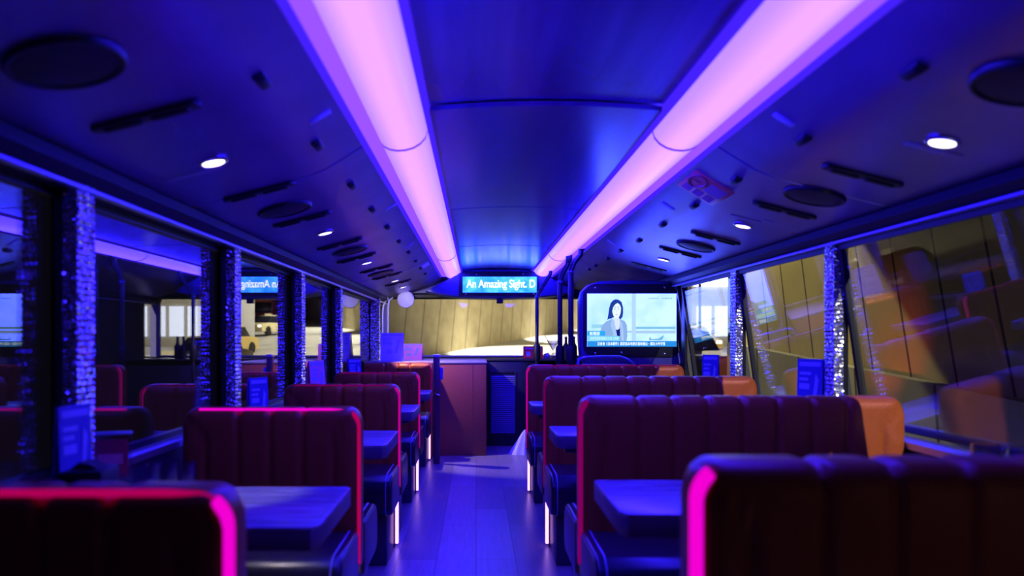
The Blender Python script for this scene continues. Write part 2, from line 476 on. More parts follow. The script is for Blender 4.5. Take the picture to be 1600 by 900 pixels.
def mk_speaker(m, lab, group):
    t = thing('ceiling_speaker', lab, 'speaker', group=group, mat4=m)
    B().lathe([(.104, .01), (.104, -.006), (.099, -.012), (.092, -.010), (.090, .0)], 40).obj('rim', M_dark, t)
    B().lathe([(.090, .0), (.090, -.007), (.07, -.011), (.03, -.014), (.0, -.0145)], 40).obj('grille', M_black, t)
    return t
def mk_vent(m, lab, group):
    t = thing('ceiling_vent', lab, 'air vent', group=group, mat4=m)
    B().prism(rrect(-.125, -.022, .125, .022, .02), 'z', .006, -.010, .004).obj('housing', M_dark, t)
    for x in (-.055, .055):
        B().prism(rrect(x - .045, -.011, x + .045, .011, .010), 'z', -.008, -.016, .003).obj('nozzle', M_black, t)
    return t
def mk_slot(m, lab, group):
    t = thing('ceiling_slot', lab, 'ceiling slot', group=group, mat4=m)
    B().box((-.014, -.036, -.010), (.014, .036, .006), .003).obj('housing', M_dark, t)
    B().box((-.009, -.028, -.014), (.009, .028, -.010), .001).obj('cover', M_black, t)
    return t
def mk_down(m, lab, group):
    t = thing('downlight', lab, 'downlight', group=group, mat4=m)
    B().lathe([(.040, .006), (.041, -.004), (.036, -.008), (.031, -.006), (.031, .004)], 32).obj('trim_ring', M_chrome, t)
    B().lathe([(.031, .004), (.031, -.005), (.0, -.0065)], 28).obj('lens', M_lens, t)
    return t
def mk_tag(m, lab, group):
    return tag_m(B().box((-.033, -.014, -.003), (.033, .014, .002), .0008).obj('ceiling_tag', M_sticker), lab, group, m)
def tag_m(o, lab, group, m):
    o.matrix_world = m; return tag(o, lab, 'sticker', group)

SPK_L = [(103, 95), (445, 326), (547, 391), (595, 426)]; SPK_R = [(1606, 128), (1272, 305), (1087, 384)]
VNT_L = [(228, 180), (405, 298), (472, 341), (531, 380), (557, 402), (588, 419), (605, 430), (622, 441)]
VNT_R = [(1348, 273), (1226, 327), (1118, 371), (1063, 393), (1014, 416)]
DWN_L = [(333, 252), (508, 363), (573, 410), (617.0, 438.3), (630, 448)]; DWN_R = [(1473, 220), (1161, 352), (1037, 405)]
SLT_L = [(408, 123), (495, 225), (549, 288), (581, 326), (605, 354), (623, 376), (638, 393), (649, 407), (657, 418), (664, 427)]
SLT_R = [(1428, 107), (1255, 217), (1150, 280), (1085, 320), (1036, 350), (999, 375), (970, 391), (950, 403), (931, 414), (921, 420)]
series(mk_speaker, SPK_L, '%s round black speaker on the left ceiling slope', 'round ceiling speakers, left side')
series(mk_speaker, SPK_R, '%s round black speaker on the right ceiling slope', 'round ceiling speakers, right side')
series(mk_vent, VNT_L, '%s long black air vent on the left ceiling slope', 'long air vents, left side')
series(mk_vent, VNT_R, '%s long black air vent on the right ceiling slope', 'long air vents, right side')
series(mk_down, DWN_L, '%s lit downlight on the left ceiling slope', 'downlights, left side')
series(mk_down, DWN_R, '%s lit downlight on the right ceiling slope', 'downlights, right side')
series(mk_slot, SLT_L, '%s small black slot beside the left light strip', 'small ceiling slots, left side')
series(mk_slot, SLT_R, '%s small black slot beside the right light strip', 'small ceiling slots, right side')
series(mk_tag, [(500, 182), (611, 323), (640, 383)], '%s small pale tag beside the left light strip', 'small ceiling tags, left side')
series(mk_tag, [(1225, 187), (1044, 322), (956, 379)], '%s small pale tag beside the right light strip', 'small ceiling tags, right side')

def spot(name, loc, target, watts, deg, color, blend=.35, size=.02):
    l = bpy.data.lights.new(name, 'SPOT'); l.energy = watts; l.spot_size = math.radians(deg); l.spot_blend = blend
    l.color = color; l.shadow_soft_size = size
    o = bpy.data.objects.new(name, l); C.objects.link(o); o.location = loc
    o.rotation_euler = (Vector(target) - Vector(loc)).to_track_quat('-Z', 'Y').to_euler()
    return o
# the beams of the downlights: weak and straight down, the fourth one on the left turned to the rust panel
for sg, pts in ((-1, DWN_L), (1, DWN_R)):
    for k, p in enumerate(pts):
        m = hit(*p); o = m.translation
        n = m.to_3x3() @ Vector((0, 0, -1))
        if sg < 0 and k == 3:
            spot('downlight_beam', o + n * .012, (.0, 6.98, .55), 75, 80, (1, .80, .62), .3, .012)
        elif sg < 0 and k == 4:
            spot('downlight_beam', o + n * .012, (-.72, 7.95, 1.1), 12, 120, (1, .9, .95), .4)
        elif sg < 0 and k == 0:
            spot('downlight_beam', o + n * .012, (o.x, o.y - .05, 0), 16, 38, (1, .88, .85), .5)
        else:
            spot('downlight_beam', o + n * .012, o + n, .7, 60, (1, .82, .75))

# long pale stickers under the nearest downlights, two-part pale strip on the right
def long_sticker(px, py, label, w=.20, h=.032):
    o = B().box((-w / 2, -h / 2, -.0025), (w / 2, h / 2, .002), .0008).obj('ceiling_sticker', M_sticker)
    o.matrix_world = hit(px, py); tag(o, label, 'sticker', 'long stickers beside the downlights')
long_sticker(303, 271, 'long pale sticker beside the nearest left downlight', .16)
long_sticker(1458, 233, 'long pale sticker beside the nearest right downlight', .15)
long_sticker(1165, 341, 'pale sticker beside the second right downlight', .13, .02)
long_sticker(1200, 345, 'short white sticker outward of the second right downlight', .05, .02)
for px, py, lab in ((664, 414, 'pale plate beside the left light strip near the front'), ):
    o = B().box((-.035, -.10, -.008), (.035, .10, .002), .003).obj('ceiling_plate', M_white)
    o.matrix_world = hit(px, py); tag(o, lab, 'plate')

# notice sheet on the right slope
m = hit(1101, 294)
nt_ = thing('notice_sheet', 'large printed notice with red ring on the right ceiling slope', 'notice', mat4=m)
B().box((-.085, -.135, -.004), (.085, .135, .002), .001).obj('sheet', M_notice, nt_)
b = B(); b.tube([(-.045 + .032 * math.cos(a), -.045 + .075 * math.sin(a), -.0042) for a in [2 * PI * k / 28 for k in range(28)]], .0045, 6, True); b.box((-.058, -.055, -.006), (-.032, -.035, -.004))
b.obj('ring_print', M_ink, nt_)
b = B()
for i in range(7):
    for j in range(3):
        y = .115 - .012 * i - .0; b.box((-.07 + .048 * j, y - .004 - .0, -.0052), (-.032 + .048 * j, y, -.004))
for i in range(6):
    y = .015 - .02 * i; b.box((.0, y - .012, -.0052), (.07, y, -.004))
b.obj('text_print', principled('faded_print', (.36, .12, .42), .5), nt_)

# emergency hammers on the header
def hammer(px, py, Y, sg, lab):
    p = at(px, py, Y)
    t = thing('emergency_hammer', lab, 'emergency hammer', p, 'emergency hammers')
    B().box((-.025, -.055, -.02), (.025, .055, .03), .008).obj('holder', M_black, t)
    b = B(); b.tube([(-sg * .028, -.045, .0), (-sg * .028, .045, .0)], .008); b.box((-sg * .036, -.052, -.018), (-sg * .02, -.032, .018), .003)
    b.obj('hammer', M_red, t)
hammer(240, 283, 2.28, -1, 'red emergency hammer in black holder on the left header')
hammer(1243, 360, 3.32, 1, 'red emergency hammer in black holder on the right header')

# ================================================================= SEQUIN DRAPES
def drape(sg, yfar, label, z0=SILL + .002):
    t = thing('pillar_drape', label, 'drape', (0, 0, 0), 'sequin drapes on the window pillars')
    xi = XL + .07 if sg < 0 else XR - .07
    xo = XL + .033 if sg < 0 else XR - .033
    if sg < 0 and yfar > 7: xo, xi = XL + .008, XL + .095
    z1 = CAMZ + .398
    nz = 90; b = B()
    y0, y1 = yfar - .085, yfar
    ring = [(xo, y0)] + [(xo + (xi - xo) * k / 5, y0) for k in range(1, 6)] + [(xi, y0 + (y1 - y0) * k / 8) for k in range(1, 9)] + [(xi + (xo - xi) * k / 3, y1) for k in range(1, 4)]
    rows = []
    for i in range(nz + 1):
        z = z0 + (z1 - z0) * i / nz
        w = .0022 * (i % 2)
        rows.append([b.bm.verts.new((x + (w if sg < 0 else -w) + .0015 * math.sin(y * 160), y - w, z)) for x, y in ring])
    n = len(ring)
    for r0, r1 in zip(rows, rows[1:]):
        for k in range(n): b.bm.faces.new((r0[k], r0[(k + 1) % n], r1[(k + 1) % n], r1[k]))
    b.bm.faces.new(rows[0][::-1]); b.bm.faces.new(rows[-1])
    b.obj('sequin_cloth', M_seq, t, smooth=False)
    b = B(); b.box((min(xi, xo) - .004, y0 - .004, z1 - .012), (max(xi, xo) + .004, y1 + .004, z1 + .004), .002); b.obj('top_band', M_black, t)
    return t
for y, lab in zip(LP, ['nearest sequin drape on the left window pillars, large and blue-lit', 'second nearest sequin drape on the left window pillars', 'third nearest sequin drape on the left window pillars', 'fourth nearest sequin drape on the left window pillars', 'farthest left sequin drape, by the windscreen']): drape(-1, y, lab)
for y, lab in zip(RP, ['sequin drape at the right window nearest the camera, beside the nearest right bench', 'wide silver sequin drape on the right, nearest in view', 'narrower silver sequin drape right of the television', 'right sequin drape behind the television']):
    if y < 5: drape(1, y, lab)

# ================================================================= BENCHES
BT = .13
def backrest(sg, w, H, zb, n):
    b = B(); bd = .085
    xs = set()
    for k in range(15): xs.add(.055 * (k / 14) ** 1.6); xs.add(w - .055 * (k / 14) ** 1.6)
    m_ = int((w - .11) / .007)
    for k in range(m_ + 1): xs.add(.055 + (w - .11) * k / m_)
    xs = sorted(xs)
    seams = [bd + (w - 2 * bd) * k / n for k in range(n + 1)]
    rt = .045
    profl = []
    for k in range(5): a = PI / 2 * k / 4; profl.append((-1 + .5 * (1 - math.sin(a)), zb + .03 * (1 - math.cos(a)) if k else zb))
    profl = [(-.5, zb), (-.8, zb + .008), (-.95, zb + .025), (-1, zb + .05)]
    nz = 16
    for k in range(1, nz): profl.append((-1, zb + .05 + (H - rt - zb - .05) * k / nz))
    for k in range(11):
        a = PI * k / 10; c = math.cos(a); s_ = math.sin(a)
        yy = -math.copysign(abs(c) ** .6, c); profl.append((yy, H - rt + rt * s_ ** .75 if s_ > 0 else H - rt))
    for k in range(1, 6): profl.append((1, H - rt - (H - rt - zb - .05) * k / 6))
    profl += [(1, zb + .05), (.95, zb + .025), (.5, zb)]
    rows = []
    Rc = .05
    for x in xs:
        d = min(x, w - x)
        e = .5 + .5 * math.sqrt(max(0, 1 - (1 - min(d / .05, 1)) ** 2))
        Hx = H - (Rc - math.sqrt(max(0, Rc * Rc - (Rc - d) ** 2))) if d < Rc else H
        col = []
        for yy, z in profl:
            xc = bd if z < H - .1 else bd * max(0, H - z) / .1
            g = math.exp(-((d - xc) / .011) ** 2) if z > zb + .02 else 0
            if d > xc + .02:
                dd = min(abs(x - q) for q in seams[1:-1]); g = max(g, math.exp(-(dd / .010) ** 2) * (1 if z > zb + .03 else 0))
            half = BT / 2 * e * (1 - .16 * g)
            z2 = zb + (z - zb) * (Hx - zb) / (H - zb)
            if z > H - rt * .5: z2 -= .010 * g * (1 if d > .06 else 0)
            col.append(b.bm.verts.new((sg * x, BT / 2 + yy * half, z2)))
        rows.append(col)
    m_ = len(profl)
    for r0, r1 in zip(rows, rows[1:]):
        for k in range(m_): b.bm.faces.new((r0[k], r0[(k + 1) % m_], r1[(k + 1) % m_], r1[k]))
    b.bm.faces.new(rows[0][::-1]); b.bm.faces.new(rows[-1])
    return b

def bench(sg, y, H, label, group, top=None, side=None, fore=True, aft=True, r=.008):
    xa = -.389 if sg < 0 else .346
    w = (.985 - .389) if sg < 0 else (1.437 - .346)
    t = thing('booth_bench', label, 'bench', (xa, y, 0), group)
    backrest(sg, w, H, .30, 4 if sg < 0 else 8).obj('backrest', M_vinyl, t, angle=60)
    s = sg; R = .05
    yp = .022
    cor = [(s * (.006 + R - R * math.cos(a)), yp, H - .010 - R + R * math.sin(a)) for a in [PI / 2 * k / 8 for k in range(9)]]
    if side:
        b = B(); b.tube([(s * .006, yp, .315), (s * .006, yp, H - .1)] + cor[:6], r, 10); b.obj('glow_piping', PIPING_GLOW[side], t)
    if top:
        b = B(); b.tube(cor[5:] + [(s * (R + .05), yp - .004, H - .006), (s * (w - .06), yp - .004, H - .006)], r * .6, 10); b.obj('glow_piping', PIPING_GLOW[top], t)
    # plinth under the backrest with the led line at the aisle end
    B().box((s * .025, .02, 0), (s * (w - .02), BT - .02, .30)).obj('plinth', M_base, t, smooth=False)
    B().box((s * .010, .035, .015), (s * .025, .055, .285), .003).obj('led_strip', M_ledw, t)
    for go, sy in ((aft, -1), (fore, 1)):
        if not go: continue
        y0 = 0.005 if sy < 0 else BT - .005
        d = .36
        pts = rrect(0, .24, d, .43, (.075, .02, .02, .05), 6)
        pts = [(y0 + sy * p[0], p[1]) for p in pts]
        b = B(); b.prism(pts, 'x', s * .0, s * (w - .015), .014, 3); se = b.obj('seat', M_seat, t)
        b = B(); loop = [(s * .004, y0 + sy * p[0], p[1]) for p in rrect(.012, .25, d - .010, .42, (.07, .02, .02, .045), 6)]
        b.tube(loop, .0035, 6, True); loop2 = [(s * .03, y0 + sy * p[0], p[1]) for p in rrect(.0, .24, d + .001, .431, (.075, .02, .02, .05), 6)]
        b.tube(loop2, .003, 6, True); b.obj('piping', M_piping, se)
        b = B(); b.box((s * .03, y0, 0), (s * (w - .02), y0 + sy * (d - .06), .245), .006); b.obj('base', M_base, t)
    return t
HL, HR = CAMZ - .2365, CAMZ - .196
gl, gr = 'booth benches on the left side', 'booth benches on the right side'
bench(-1, 1.20, HL - .004, 'nearest left bench, dark back with bright magenta light line at its corner', gl, 'red', 'strong', aft=False, r=.011)
bench(-1, 2.55, HL + .003, 'second left bench, magenta light line along its top edge', gl, 'strong', 'red')
bench(-1, 3.90, HL, 'third left bench from the camera', gl, 'dim', 'mid')
bench(-1, 5.27, HL, 'fourth left bench from the camera', gl, 'dim', 'mid')
bench(-1, 6.66, CAMZ - .222, 'farthest left bench, beside the rust panel', gl, None, 'dim', fore=False)
bench(1, 1.20, HR, 'nearest right bench, wide padded back with magenta corner line', gr, None, 'strong', aft=False, r=.013)
bench(1, 2.55, HR, 'second right bench, fluted back with tan-lit end by the window', gr, None, 'plum', r=.011)
bench(1, 3.90, HR, 'third right bench from the camera, fluted back', gr, None, 'dim')
bench(1, 5.27, CAMZ - .185, 'farthest right bench, below the television', gr, 'dim', 'mid', fore=False)

# ================================================================= TABLES
def table(sg, y0, y1, z, label, group):
    xa = -.352 if sg < 0 else .322
    xw = -1.018 if sg < 0 else 1.435
    t = thing('dining_table', label, 'table', (xa, (y0 + y1) / 2, 0), group)
    w = abs(xw - xa); h = (y1 - y0) / 2; s = sg
    c = .03
    pts = [(0, -h + c), (s * c * .5, -h), (s * w, -h), (s * w, h), (s * c * .3, h), (0, h - c * .5)]
    B().prism(pts, 'z', z - .008, z, .002).obj('tabletop', M_wood, t)
    B().prism(pts, 'z', z - .052, z - .0085, .002).obj('edge_band', M_wood_e, t)
    b = B(); b.tube([(s * .26, 0, .02), (s * .26, 0, z - .052)], .03, 16); b.obj('post', M_legm, t)
    b = B(); b.box((s * .05, -.02, z - .09), (s * (w - .05), .02, z - .052), .004); b.obj('rail', M_legm, t)
    b = B(); b.lathe([(.17, .0), (.17, .012), (.05, .025), (.034, .03)], 28, Matrix.Translation((s * .26, 0, 0))); b.obj('base_plate', M_legm, t)
    return t
tl, tr_ = 'tables on the left side', 'tables on the right side'
table(-1, 1.70, 2.17, .65, 'nearest left table, wood top lit grey-violet', tl)
table(-1, 3.00, 3.48, .65, 'second left table, between the second and third left benches', tl)
table(-1, 4.36, 4.84, .65, 'third left table from the camera', tl)
table(-1, 5.74, 6.22, .65, 'farthest left table, before the last left bench', tl)
table(1, 1.70, 2.11, .68, 'nearest right table, wood top lit bright violet', tr_)
table(1, 3.06, 3.40, .68, 'second right table, between the second and third right benches', tr_)
table(1, 4.41, 4.74, .68, 'farthest right table, before the bench below the television', tr_)

# ================================================================= FRONT END
# rust panelled counter on the left front
t = thing('counter', 'rust vinyl counter panel at the front end of the aisle', 'counter', (-.45, 7.3, 0))
B().box((-.56, -.32, 0), (.543, .30, .835), .004).box((-.54, -.50, 0), (.061, -.31, .848), .004).obj('body', M_vinyl_p, t)  # second box: filler added behind the bench to cast the diagonal shadow
B().box((-.57, -.325, .835), (.55, .94, .852), .004).obj('countertop', principled('pale_counter_top', (.30, .24, .28), .45), t)
b = B()
for x in (.12, .42): b.box((x - .002, -.3215, .01), (x + .002, -.3195, .83))
b.obj('seam', principled('seam_thread', (.2, .05, .03), .6), t)
# louvred door
t = thing('louvre_door', 'dark blue louvred cabinet door beside the rust counter', 'cabinet door', (.285, 7.62, 0))
B().box((-.185, .0, .0), (.30, .03, .84), .004).obj('door_panel', M_dark, t)
b = B()
for i in range(28):
    z = .13 + .57 * i / 28
    b.prism([(-.014, z), (-.002, z + .015), (.0, z + .015), (.0, z + .004)], 'x', -.135, .10)
b.obj('louvres', principled('louvre_blue', (.11, .10, .28), .4), t, smooth=False)
b = B(); b.box((-.15, -.012, .10), (-.135, .002, .74), .003); b.box((.10, -.012, .10), (.115, .002, .74), .003); b.box((-.135, -.012, .715), (.10, .002, .74), .003); b.box((-.135, -.012, .10), (.10, .002, .125), .003)
b.obj('louvre_frame', M_black, t)
# bar top on the right front
t = thing('bar_counter', 'dark front bar with clutter on top, behind the louvred door', 'counter', (.95, 8.0, 0))
B().box((-.36, -.345, 0), (.50, .25, .80), .004).obj('body', M_dark, t)
B().box((-.85, -.40, .842), (.50, .25, .858), .004).obj('countertop', M_dark, t)

# white cloth bag on the floor
b = B(); rows = []
for i in range(10):
    f = i / 9; r = .085 * (1 - f) ** .8 + .006
    rows.append([b.bm.verts.new((r * math.cos(a) * (1 + .16 * math.sin(3 * a + 2 * f) + .1 * math.sin(7 * a)) + .05 * f, r * .8 * math.sin(a) * (1 + .12 * math.sin(5 * a)), .225 * f + .0)) for a in [2 * PI * k / 28 for k in range(28)]])
for r0, r1 in zip(rows, rows[1:]):
    for k in range(28): b.bm.faces.new((r0[k], r0[(k + 1) % 28], r1[(k + 1) % 28], r1[k]))
b.bm.faces.new(rows[0][::-1]); b.bm.faces.new(rows[-1])
o = b.obj('cloth_bag', M_cloth); o.location = (.40, 7.08, 0); tag(o, 'white plastic bag slumped on the floor before the louvred door', 'bag')

# post with handle at the corner of the last left bench
p = at(681, 556, 6.62)
t = thing('barrier_post', 'dark post with blue plate at the end of the last left bench', 'post', (-.335, 6.55, 0))
b = B(); b.box((-.03, -.02, 0), (.025, .02, .925), .006); b.obj('post', principled('plum_post', (.10, .02, .05), .3), t)
b = B(); b.box((-.034, -.024, .905), (.029, .024, .93), .006); b.obj('cap', M_sticker, t)
b = B(); b.box((.026, -.016, .715), (.052, .016, .82), .010, 3); b.obj('handle', principled('blue_plate', (.10, .10, .6), .3), t)
b = B(); b.tube([(-.022, -.028, .70), (-.022, -.034, .66), (-.018, -.034, .60), (.02, -.03, .585)], .006, 8); b.obj('latch', M_chrome, t)

# destination sign hood
Yd = 7.9
out = [(664, 455), (700, 437), (720, 425), (745, 420.5), (815, 420.5), (842, 425), (872, 439), (899, 455), (878, 461), (840, 464.5), (780, 466), (720, 464.5), (684, 460)]
hp = [(at(x, y, Yd).x, at(x, y, Yd).z) for x, y in out]
cx, cz = at(780, 444, Yd).x, at(780, 444, Yd).z
t = thing('sign_board', 'blue-lit sign hood over the windscreen reading An Amazing Sight', 'sign', (cx, Yd, cz))
hp = [(x - cx, z - cz) for x, z in hp]
B().prism(hp, 'y', 0, .45, .02, 3).obj('hood', M_hood, t, angle=50)
def q(px, py): v = at(px, py, Yd - .01); return (v.x - cx, v.z - cz)
a = q(717, 463); c = q(843, 424)
B().prism([(a[0], a[1] + .004), (a[0] + .01, a[1]), (c[0] - .01, a[1]), (c[0], a[1] + .01), (c[0], c[1] - .02), (c[0] - .04, c[1]), (a[0] + .04, c[1]), (a[0], c[1] - .03)], 'y', -.012, .01, .004).obj('bezel', M_black, t)
a = q(723, 457); c = q(838.5, 432.5)
M_sign = bpy.data.materials.new('sign_screen'); M_sign.use_nodes = True
M_sign.node_tree.nodes.clear()
o_ = N(M_sign, 'ShaderNodeOutputMaterial'); e_ = N(M_sign, 'ShaderNodeEmission'); nz = N(M_sign, 'ShaderNodeTexNoise'); nz.inputs['Scale'].default_value = 9
cr = N(M_sign, 'ShaderNodeValToRGB'); cr.color_ramp.elements[0].color = (.02, .28, 4, 1); cr.color_ramp.elements[1].color = (.10, .60, 5, 1); cr.color_ramp.elements[0].position = .35; cr.color_ramp.elements[1].position = .65
tc = N(M_sign, 'ShaderNodeTexCoord'); L(M_sign, tc.outputs['Object'], nz.inputs['Vector']); L(M_sign, nz.outputs['Fac'], cr.inputs[0]); L(M_sign, cr.outputs[0], e_.inputs[0]); L(M_sign, e_.outputs[0], o_.inputs[0])
e_.inputs[1].default_value = 1.5
scr = B().box((a[0], -.016, a[1]), (c[0], -.010, c[1])).obj('screen', M_sign, t, smooth=False)
M_txt = glow('sign_letters', (1., 1., .92), 2.2)
l0 = q(729, 453.2); l1 = q(836, 437)
mobj('lettering', text_mesh('An Amazing Sight. D', l0[0], l0[1], l1[0], l1[1], -.0165, .012), M_txt, scr, smooth=False)
for px, py in ((745, 429), (817, 428), (728, 459.5), (834, 459.5)):
    v = q(px, py); B().lathe([(.006, 0), (.006, .004), (.002, .006)], 10, Matrix.Translation((v[0], -.012, v[1])) @ Matrix.Rotation(PI / 2, 4, 'X')).obj('screw', M_chrome, t)
# small camera under the hood
v = at(781, 471, 7.95)
t = thing('dome_camera', 'tiny black camera under the sign hood', 'camera', (v.x, v.y, v.z))
B().box((-.033, -.02, -.02), (.033, .05, .042), .006).obj('body', M_black, t)
B().lathe([(.014, 0), (.014, .01), (.004, .016)], 14, Matrix.Translation((0, -.02, 0)) @ Matrix.Rotation(PI / 2, 4, 'X')).obj('lens', M_blackgloss, t)

# round pale dome by the windscreen
v = at(634, 468, 8.2)
t = thing('round_disc', 'round pale disc hanging at the top left of the windscreen', 'mirror', v)
B().lathe([(.088, .012), (.092, 0), (.088, -.012), (.06, -.026), (.0, -.034)], 32, Matrix.Rotation(-PI / 2, 4, 'X')).obj('disc_face', principled('milky_disc', (.8, .76, .9), .5), t)
b = B(); b.tube([(0, .02, .02), (0, .03, .12)], .008, 8); b.obj('bracket', M_dark, t)

# bent white rail at the left front corner
t = thing('corner_rail', 'pale bent tube rail at the left corner of the windscreen', 'rail', (0, 0, 0))
p0, p1 = at(598, 560, 8.2), at(601, 480, 8.2)
b = B(); b.tube([(p0.x, 8.15, .853), (p0.x + .005, 8.15, 1.36), (p0.x + .02, 8.17, 1.45), (p0.x + .05, 8.25, 1.50)], .010, 10); b.obj('tube', M_white, t)
b = B(); b.tube([(p0.x + .06, 8.15, .853), (p0.x + .06, 8.15, 1.37), (p0.x + .07, 8.17, 1.47), (p0.x + .10, 8.25, 1.50)], .010, 10); b.obj('tube', M_white, t)

# ---------------------------------------------------------------- television
Yt = 5.52
def w(px, py, y=Yt): return at(px, py, y)
tx, tz = w(985, 500).x, w(985, 500).z
tv = thing('television', 'black television in rounded blue housing showing a news presenter', 'television', (tx, Yt, tz))
def tp(px, py): v = w(px, py); return (v.x - tx, v.z - tz)
hs = [(906, 500), (906, 470), (910, 455), (920, 445), (936, 439.5), (985, 437.5), (1040, 439), (1056, 445), (1065, 456), (1069, 475), (1069, 492), (1074, 505), (1075, 560), (1060, 572), (915, 572), (908, 555), (906, 530)]
hsp = [tp(*p) for p in hs]
B().prism(hsp[::-1], 'y', 0.0, .16, .018, 3).obj('housing', M_tvshell, tv, angle=60)
x0_, z0_ = tp(911, 558); x1_, z1_ = tp(1064, 444)
B().prism(rrect(x0_, z0_, x1_, z1_, .085, 8), 'y', -.012, .02, .004).obj('bezel', M_black, tv)
xa, za = tp(917, 541.5); xb, zb_ = tp(1056, 459)
SW, SH = xb - xa, zb_ - za
def E(n, c, s=1.15): return emission('screen_' + n, c, s)
M_tvbg = bpy.data.materials.new('screen_background'); M_tvbg.use_nodes = True; M_tvbg.node_tree.nodes.clear()
o_ = N(M_tvbg, 'ShaderNodeOutputMaterial'); e_ = N(M_tvbg, 'ShaderNodeEmission'); tc = N(M_tvbg, 'ShaderNodeTexCoord'); sp = N(M_tvbg, 'ShaderNodeSeparateXYZ')
cr = N(M_tvbg, 'ShaderNodeValToRGB'); cr.color_ramp.elements[0].color = (.36, .66, 7, 1); cr.color_ramp.elements[1].color = (.55, .82, 9, 1)
nz = N(M_tvbg, 'ShaderNodeTexNoise'); nz.inputs['Scale'].default_value = 6
L(M_tvbg, tc.outputs['Object'], nz.inputs['Vector']); L(M_tvbg, nz.outputs['Fac'], cr.inputs[0]); L(M_tvbg, cr.outputs[0], e_.inputs[0]); L(M_tvbg, e_.outputs[0], o_.inputs[0]); e_.inputs[1].default_value = 1.25
cr.color_ramp.elements[0].position = .3; cr.color_ramp.elements[1].position = .6
screen = B().box((xa, -.016, za), (xb, -.011, zb_)).obj('screen', M_tvbg, tv, smooth=False)
LV = [0]
def flat(name, pts, mat, lv):
    y = -.0162 - .0006 * lv
    b = B(); b.prism([(xa + SW * u, za + SH * v) for u, v in pts], 'y', y - .0004, y, 0); return b.obj(name, mat, screen, smooth=False)
def rect(u0, v0, u1, v1): return [(u0, v0), (u1, v0), (u1, v1), (u0, v1)]
flat('studio_wall_post', rect(.50, .1, .545, 1.0), E('post', (.42, .62, .92)), 0)
flat('horizon_band', rect(.545, .33, .99, .375), E('band', (.20, .50, .72)), 0)
flat('horizon_band', rect(.05, .35, .17, .42), E('band2', (.28, .60, .80)), 0)
flat('desk_edge', rect(.545, .25, .99, .30), E('desk', (.36, .55, .80)), 0)
flat('desk_edge', rect(.42, .26, .50, .30), E('desk2', (.36, .58, .85)), 0)
b_ = E('skin', (.62, .72, .95)); hair = E('hair', (.012, .045, .30)); jk = E('jacket', (.24, .40, .74)); top_ = E('top', (.006, .012, .20)); lap = E('lapel', (.34, .52, .84))
hx = .325
flat('presenter_hair', [(.225, .50), (.235, .60), (.245, .72), (.262, .82), (.290, .875), (.32, .895), (.352, .885), (.385, .84), (.402, .74), (.402, .63), (.395, .56), (.37, .51), (.345, .55), (.30, .56), (.27, .53), (.245, .525)], hair, 1)
flat('presenter_jacket', [(.135, .10), (.145, .28), (.165, .40), (.21, .47), (.275, .52), (.36, .525), (.42, .48), (.445, .40), (.45, .20), (.44, .10)], jk, 2)
flat('presenter_neck', [(.285, .50), (.305, .40), (.325, .31), (.355, .32), (.366, .42), (.362, .52), (.352, .56), (.30, .56)], b_, 3)
flat('presenter_top', [(.312, .33), (.338, .315), (.366, .345), (.368, .20), (.335, .20)], top_, 4)
flat('presenter_lapel', [(.275, .52), (.30, .50), (.335, .20), (.33, .10), (.30, .10), (.285, .28), (.262, .40)], lap, 5)
flat('presenter_lapel', [(.362, .525), (.375, .50), (.37, .30), (.385, .10), (.41, .10), (.405, .30), (.395, .42)], lap, 5)
face = [(.328 + .052 * math.cos(a) * (1 if math.sin(a) > 0 else .92), .69 + (.135 if math.sin(a) > 0 else .155) * math.sin(a)) for a in [2 * PI * k / 24 for k in range(24)]]
flat('presenter_face', face, E('face', (.72, .84, .98), 1.2), 6)
flat('presenter_fringe', [(.262, .62), (.262, .78), (.285, .85), (.325, .865), (.345, .83), (.315, .80), (.290, .745), (.278, .66)], hair, 7)
dk = E('features', (.16, .28, .62))
for u in (.309, .347): flat('presenter_eye', [(u - .012, .705), (u, .716), (u + .012, .705), (u, .697)], dk, 8); flat('presenter_brow', rect(u - .014, .738, u + .014, .748), dk, 8)
flat('presenter_mouth', [(.312, .605), (.328, .612), (.345, .605), (.328, .592)], E('mouth', (.48, .42, .75)), 8)
flat('presenter_nose', [(.326, .685), (.333, .65), (.322, .65)], E('nose', (.5, .6, .85)), 8)
flat('caption_band', rect(0, 0, 1, .105), E('caption', (.02, .25, .72)), 9)
flat('name_band', rect(0, .205, .20, .295), E('name', (.02, .36, .85)), 9)
flat('subtitle_band', rect(0, .11, .36, .20), E('subtitle', (.16, .60, .90)), 9)
flat('studio_chairs', [(.69, .12), (.70, .19), (.72, .14), (.80, .15), (.86, .22), (.85, .16), (.83, .12)], E('chairs', (.14, .40, .70)), 3)
wt = E('letters', (.95, 1, 1), 1.5)
def txt(body, u0, v0, u1, v1, mat=wt, bold=.0):
    me = text_mesh(body, xa + SW * u0, za + SH * v0, xa + SW * u1, za + SH * v1, -.0162 - .0006 * 10.5, bold); mobj('lettering', me, mat, screen, smooth=False)
txt('記者會《日本郵件》觀眾指本地節目重新播出・網友大呼可惜', .115, .022, .87, .086)
txt('新聞部', .025, .215, .14, .28)
txt('本地早晨新聞節目主持人時事', .03, .125, .35, .185, E('sub_letters', (.75, .95, 1)))
txt('文匯時事・直播報道', .68, .895, .95, .925, E('date_letters', (.10, .30, .42)))
for px, py in ((930, 450), (1038, 449), (930, 552), (971, 551), (1038, 553)):
    v = tp(px, py); B().lathe([(.008, 0), (.008, .003), (.003, .006)], 12, Matrix.Translation((v[0], -.011, v[1])) @ Matrix.Rotation(PI / 2, 4, 'X')).obj('screw', M_chrome, tv)
b = B(); b.box((.05, .03, -tz), (.30, .14, -.20), .02); b.obj('stand', M_dark, tv)

